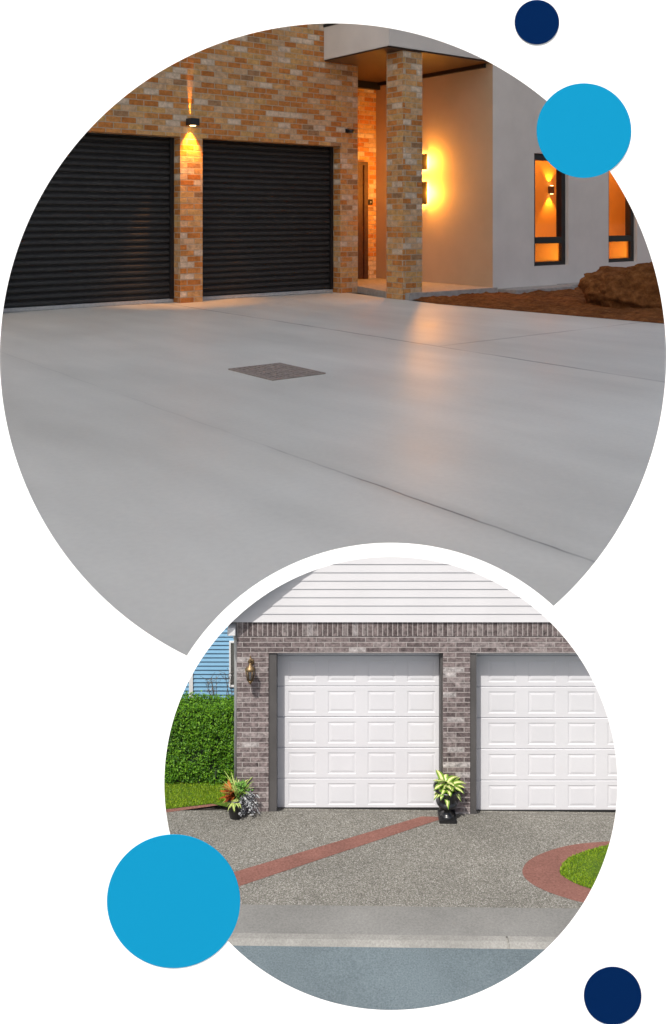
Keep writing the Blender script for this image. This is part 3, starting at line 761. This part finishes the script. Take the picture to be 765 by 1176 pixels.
# wall lantern
lp = F(288.5, 762)
la = empty('wall_lantern', (lp[0], YF, lp[2]))
tag(la, 'brass wall lantern with clear glass on the left brick pier', 'wall lantern')
MB().lathe([(.03, 0), (.045, .012), (.02, .02)], (0, 0, 0), 16).build('backplate', M['brass'], la, loc=(0, 0, .03)).rotation_euler = (R(90), 0, 0)
MB().tube([(0, -.02, .03), (0, -.06, .10), (0, -.10, .15), (0, -.15, .14), (0, -.155, .085)], .009, 8).build('arm', M['brass'], la)
MB().lathe([(.075, -.015), (.06, .015), (.03, .045), (.012, .075), (.006, .09)], (0, -.155, .0), 6).build('cap', M['brass'], la)
MB().lathe([(.04, -.17), (.068, -.02)], (0, -.155, 0), 6).build('glass', M['lantern_glass'], la)
m = MB(); m.lathe([(.004, -.225), (.02, -.2), (.042, -.172), (.042, -.165)], (0, -.155, 0), 6)
for k in range(6):
    a = k*math.pi/3; m.tube([(.041*math.cos(a), -.155+.041*math.sin(a), -.17), (.069*math.cos(a), -.155+.069*math.sin(a), -.018)], .005, 5)
m.build('cage', M['brass'], la)
MB().lathe([(.012, -.16), (.012, -.06), (.002, -.04)], (0, -.155, 0), 8).build('candle', M['white_trim'], la)

# ---- blue house behind the hedge
YB = 15.2
bh = empty('blue_house', (fx(245, YB), YB, 1.3)); tag(bh, 'pale blue lap sided house behind the hedge, white window', 'house')
BI = bh.location.copy()
def bb(m, name, mat, parent=None, **kw):
    o = m.build(name, mat, parent or bh, **kw)
    if parent is None: o.location = -BI
    return o
def btop(x): return 778+(x-209)*(705-778)/(262-209)
sd = MB(); y = 830
while y > 690:
    yt = y-4.75; l = max(150, 209+(yt-778)*(262-209)/(705-778)) if yt < 800 else 150
    P = .028
    if l < 271:
        a, b_, c, e = px(l, y, YB), px(271, y, YB), px(271, yt, YB), px(l, yt, YB)
        sd.face([(a[0], YB-P, a[2]), (b_[0], YB-P, b_[2]), c, e]); sd.face([(a[0], YB, a[2]), (b_[0], YB, b_[2]), (b_[0], YB-P, b_[2]), (a[0], YB-P, a[2])])
    y = yt
sd.box(px(150, 0, YB)[0], px(271, 0, YB)[0], YB+.003, YB+.02, 1.0, zz(830, YB))
bb(sd, 'siding', M['blue_siding'])
a, b_ = px(198, 792, YB), px(271, 692.5, YB)
rf = MB(); rf.face([(a[0], YB-.03, a[2]), (b_[0], YB-.03, b_[2]), (b_[0], YB+1.2, b_[2]-1.2), (a[0], YB+1.2, a[2]-1.2)]); bb(rf, 'roof', M['shingle'])
wf = MB()
x0, x1, z0, z1 = px(263.5, 0, YB)[0], px(281, 0, YB)[0], zz(787.5, YB), zz(735, YB); q = .028
wf.box(x0, x0+q, YB-.05, YB-.022, z0, z1); wf.box(x1-q, x1, YB-.05, YB-.022, z0, z1); wf.box(x0+q, x1-q, YB-.05, YB-.022, z0, z0+q); wf.box(x0+q, x1-q, YB-.05, YB-.022, z1-q, z1)
wo = bb(wf, 'window', M['white_trim'])
MB().box(x0+q, x1-q, YB-.034, YB-.023, z0+q, z1-q).build('pane', M['dark_glass'], wo)
cb = MB(); cb.box(px(217.5, 0, YB)[0], px(222, 0, YB)[0], YB-.045, YB-.021, 1.2, zz(771, YB)); bb(cb, 'corner_board', M['white_trim'])

# ---- hedge
def leaf(m, c, n, size, rnd, asp=.55):
    n = Vector(n).normalized(); u = n.cross(Vector((rnd.uniform(-1, 1), rnd.uniform(-1, 1), rnd.uniform(-1, 1))))
    if u.length < .05: return
    u.normalize(); v = n.cross(u); c = Vector(c); L = size; W = size*asp
    m.face([c-u*L*.5, c+v*W*.5+n*size*.08, c+u*L*.5, c-v*W*.5+n*size*.08])
hx0, hx1, hy0, hy1 = ray(160)*14.1, ray(272)*14.0, 13.93, 14.45
hz0, hz1 = 1.40, 2.56
hd = empty('hedge', ((hx0+hx1)/2, (hy0+hy1)/2, hz0)); tag(hd, 'clipped dense green hedge below the blue house', 'hedge')
rnd = random.Random(8); m = MB()
HC = Vector(hd.location)
def bulge(x, y, z): return .05*mnoise.fractal(Vector((x*3, y*3, z*3)), 1, 2, 4)
for k in range(21000):
    f = rnd.random()
    if f < .62: p = [rnd.uniform(hx0, hx1), hy0, rnd.uniform(hz0, hz1)]; n = (0, -1, .35)
    elif f < .9: p = [rnd.uniform(hx0, hx1), rnd.uniform(hy0, hy1), hz1]; n = (0, -.2, 1)
    else: p = [hx1, rnd.uniform(hy0, hy1), rnd.uniform(hz0, hz1)]; n = (1, -.2, .3)
    ez = max(0, (p[2]-(hz1-.12))/.12); p[1] += (.10*ez**2 if f < .62 else 0)
    hol = mnoise.noise(Vector((p[0]*5, p[1]*5, p[2]*5+3)))
    if hol < -.32 and rnd.random() < .6: continue
    b_ = bulge(*p)*1.5+rnd.uniform(-.08, .015)+(rnd.uniform(0, .05) if rnd.random() < .04 else 0); nn = Vector(n).normalized()
    p = Vector(p)+nn*b_
    if p.z < hz0-.03: continue
    nv = nn+Vector((rnd.gauss(0, .6), rnd.gauss(0, .6), rnd.gauss(0, .6)))
    leaf(m, p-HC, nv, rnd.uniform(.022, .044), rnd)
m.build('foliage', M['hedge'], hd)
m = MB(); m.box(hx0-HC.x, hx1-.07-HC.x, hy0+.07-HC.y, hy1-HC.y, -.2, hz1-.09-HC.z)  # added solid dark filler box behind the leaves; the tubes are stems
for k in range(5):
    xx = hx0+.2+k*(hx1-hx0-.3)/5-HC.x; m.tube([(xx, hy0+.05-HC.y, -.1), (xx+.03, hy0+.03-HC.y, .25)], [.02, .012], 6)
m.build('dark_core', M['hedge_core'], hd)
# bare twiggy shrub in front of the blue house
sh = empty('bare_shrub', (ray(262)*14.7, 14.72, 1.35)); tag(sh, 'thin bare twiggy shrub standing between hedge and blue house', 'shrub')
m = MB(); lv = MB(); rnd = random.Random(4)
for k in range(10):
    x = rnd.uniform(-.40, .12); p = [Vector((x*.5, rnd.uniform(-.04, .1), 0)), Vector((x*.8, 0, .9))]
    h = 1.16+rnd.uniform(.05, .36)*(1 if x > -.1 else .6); q_ = Vector((x+rnd.uniform(-.1, .1), rnd.uniform(-.1, .05), h)); p.append(q_); m.tube(p, [.012, .007, .003], 5, False)
    for j in range(5):
        a = p[1].lerp(q_, rnd.uniform(.3, 1)); b_ = a+Vector((rnd.uniform(-.12, .12), rnd.uniform(-.05, .05), rnd.uniform(.02, .12))); m.tube([a, b_], [.004, .002], 4, False); leaf(lv, b_, (rnd.gauss(0, 1), -1, rnd.gauss(0, 1)), .03, rnd)
m.build('twigs', M['twig'], sh); lv.build('leaves', M['silver'], sh)

# ---- planters
def blade(m, base, az, length, width, rise, droop, seg=6):
    base = Vector(base); dirh = Vector((math.cos(az), math.sin(az), 0)); side = Vector((-math.sin(az), math.cos(az), 0)); L = []; Rr = []
    for i in range(seg+1):
        u = i/seg; wv = width*(math.sin(math.pi*min(1, u*.9+.08))**.8)*(1 if i < seg else .05)
        p = base+dirh*length*u*(.55+.45*u if rise > .5 else 1)+Vector((0, 0, length*(rise*u-droop*u*u)))
        L.append(p-side*wv*.5+Vector((0, 0, wv*.15))); Rr.append(p+side*wv*.5+Vector((0, 0, wv*.15))); 
    b = len(m.v); m.v += [tuple(p) for p in L]+[tuple(p) for p in Rr]
    for i in range(seg):
        m.f.append([b+i, b+seg+1+i, b+seg+2+i, b+i+1]); m.sm.append(True)
        m.uvs[len(m.f)-1] = [(0, i/seg), (1, i/seg), (1, (i+1)/seg), (0, (i+1)/seg)]
Xp, Yp = ray(271)*13.05, 13.05
p1 = empty('planter', (Xp, Yp, LZ(Xp, Yp))); tag(p1, 'tapered black pot of orange, lime and silver plants by the left brick pier', 'planter')
MB().lathe([(.085, 0), (.09, .01), (.125, .26), (.138, .262), (.138, .29), (.124, .29), (.118, .25)], (0, 0, 0), 32).build('pot', M['black_pot'], p1)
MB().lathe([(.118, .24), (.118, .255)], (0, 0, 0), 24).build('soil', M['potting'], p1)
rnd = random.Random(21)
m = MB()
for k in range(60): blade(m, (-.06+rnd.uniform(-.04, .04), rnd.uniform(-.06, .06), .27), rnd.uniform(1.8, 4.9), rnd.uniform(.07, .16), rnd.uniform(.035, .06), rnd.uniform(.5, 1.6), rnd.uniform(.2, .8), 4)
m.build('orange_foliage', M['coleus'], p1)
m = MB()
for k in range(46): blade(m, (.02+rnd.uniform(-.03, .03), rnd.uniform(-.03, .05), .27), rnd.uniform(0, 6.28), rnd.uniform(.16, .34), rnd.uniform(.012, .02), rnd.uniform(.9, 1.3), rnd.uniform(.1, .45), 6)
for k in range(30): blade(m, (-.02+rnd.uniform(-.09, .06), -.06+rnd.uniform(-.05, .03), .27), rnd.uniform(3.3, 6), rnd.uniform(.07, .14), rnd.uniform(.02, .035), rnd.uniform(.2, .6), rnd.uniform(.5, 1.0), 4)
m.build('lime_foliage', M['lime'], p1)
m = MB()
for k in range(70):
    c = Vector((.09+rnd.gauss(0, .05), .0+rnd.gauss(0, .05), .40+rnd.gauss(0, .06))); leaf(m, c, (rnd.gauss(0, .6), -.6+rnd.gauss(0, .5), 1), rnd.uniform(.035, .06), rnd, .7)
m.build('green_foliage', M['green_leaf'], p1)
m = MB()
for k in range(34):
    a = rnd.uniform(-1.7, .9); L = rnd.uniform(.12, .3); b0 = Vector((.08, 0, .27)); e = b0+Vector((math.cos(a)*L*.85, math.sin(a)*L*.5, rnd.uniform(-.24, .06))); md = (b0+e)/2+Vector((0, 0, .07))
    m.tube([b0, md, e], [.004, .003, .002], 4, False)
    for j in range(7):
        t = .3+.7*j/6; q_ = b0*(1-t)**2+md*2*t*(1-t)+e*t*t; leaf(m, q_+Vector((rnd.gauss(0, .012), rnd.gauss(0, .012), rnd.gauss(0, .012))), (rnd.gauss(0, .7), -.5, 1), rnd.uniform(.03, .05), rnd, .5)
m.build('silver_foliage', M['silver'], p1)

Xp, Yp = ray(513.5)*13.05, 13.05
p2 = empty('planter', (Xp, Yp, LZ(Xp, Yp))); p2.scale = (1.28, 1.28, 1.1); tag(p2, 'black pedestal urn holding a variegated hosta, by the middle brick pier', 'planter')
u = MB(); u.box(-.095, .095, -.095, .095, -.01, .055)
u.lathe([(.075, .05), (.082, .06), (.06, .075), (.038, .10), (.035, .125), (.05, .14), (.04, .15), (.085, .185), (.115, .21), (.122, .235), (.105, .25), (.10, .27), (.112, .36), (.13, .40), (.15, .408), (.152, .42), (.13, .424), (.115, .40)], (0, 0, 0), 32)
u.build('urn', M['black_pot'], p2)
MB().lathe([(.112, .39), (.112, .40)], (0, 0, 0), 24).build('soil', M['potting'], p2)
m = MB(); rnd = random.Random(5)
for k in range(84):
    az = rnd.uniform(0, 6.28); blade(m, (rnd.uniform(-.04, .04), rnd.uniform(-.04, .04), .40), az, rnd.uniform(.08, .20), rnd.uniform(.055, .09), rnd.uniform(.5, 1.45), rnd.uniform(.5, 1.5), 7)
m.build('hosta_foliage', M['hosta'], p2)

# ================================================================== WHITE DISPLAY BOARD with two round openings, and its discs
YD = 1.5; TH = .006
c1, r1, c2, r2, r3 = (382.5, 409.3), 382.6, (449, 899.8), 260.3, 276.5
def arc(c, r, a0, a1, n): return [(c[0]+r*math.cos(a0+(a1-a0)*i/n), c[1]+r*math.sin(a0+(a1-a0)*i/n)) for i in range(n+1)]
def outline(g):                                            # hole outlines grown by g (photo pixels)
    ra, rb = r1+g, r3-g
    dx, dy = c2[0]-c1[0], c2[1]-c1[1]; dd = math.hypot(dx, dy); a = (ra*ra-rb*rb+dd*dd)/(2*dd); h = math.sqrt(ra*ra-a*a); th = math.atan2(dy, dx); al = math.atan2(h, a)
    P = arc(c1, ra, th+al, th+2*math.pi-al, 300)           # long way round the large opening
    pe = P[-1]; ps = P[0]; b0 = math.atan2(pe[1]-c2[1], pe[0]-c2[0]); b1 = math.atan2(ps[1]-c2[1], ps[0]-c2[0])
    if b1 > b0: b1 -= 2*math.pi
    return P+arc(c2, rb, b0, b1, 140)[1:-1], arc(c2, r2+g, 0, 2*math.pi, 260)[:-1]
bd = empty('display_board', (0, YD, 0)); tag(bd, 'upright white display board with a large and a smaller round opening', 'display board')
def board():
    bm = bmesh.new(); layers = []
    for Y, g in ((0, 0), (TH, 4.5)):
        loops = []
        rect = [(-.95, 7.9), (.95, 7.9), (.95, 10.6), (-.95, 10.6)]
        L = [bm.verts.new((x, Y, z)) for x, z in rect]; es = [bm.edges.new((L[i], L[(i+1) % 4])) for i in range(4)]; loops.append(L)
        for pts in outline(g):
            L = [bm.verts.new((ray(x)*YD, Y, zz(y, YD))) for x, y in pts]; es += [bm.edges.new((L[i], L[(i+1) % len(L)])) for i in range(len(L))]; loops.append(L)
        bmesh.ops.triangle_fill(bm, use_beauty=True, use_dissolve=False, edges=es, normal=(0, -1, 0)); layers.append(loops)
    for A, B in zip(*layers):
        for i in range(len(A)):
            try: bm.faces.new((A[i], A[(i+1) % len(A)], B[(i+1) % len(A)], B[i]))
            except ValueError: pass
    me = bpy.data.meshes.new('board'); bm.to_mesh(me); bm.free(); me.materials.append(M['board'])
    o = bpy.data.objects.new('board', me); COL.objects.link(o); o.parent = bd
board()
for sx in (-.9, .9): MB().box(sx-.04, sx+.04, TH+.002, TH+.09, 1.5, 10.6).build('post', M['board'], bd)
for x, y, r, mt, lab in ((670.5, 150, 54.3, 'teal', 'teal disc on the white board, overlapping the large opening at upper right'),
                         (199.5, 1034.5, 76.5, 'teal', 'large teal disc on the white board, overlapping the small opening at lower left'),
                         (616.5, 25.5, 25.5, 'navy', 'small navy disc at the top of the white board'),
                         (703.5, 1143, 33, 'navy', 'navy disc at the bottom right of the white board')):
    m = MB(); k = YD/FPX; n = 96
    A = [(r*k*math.cos(2*math.pi*i/n), 0, r*k*math.sin(2*math.pi*i/n)) for i in range(n)]
    m.face(A); 
    for i in range(n):
        a, b_ = A[i], A[(i+1) % n]; m.face([(a[0], .0012, a[2]), (b_[0], .0012, b_[2]), b_, a])
    tag(m.build('disc', M[mt], loc=(ray(x)*YD, YD-.0016, zz(y, YD))), lab, 'disc')
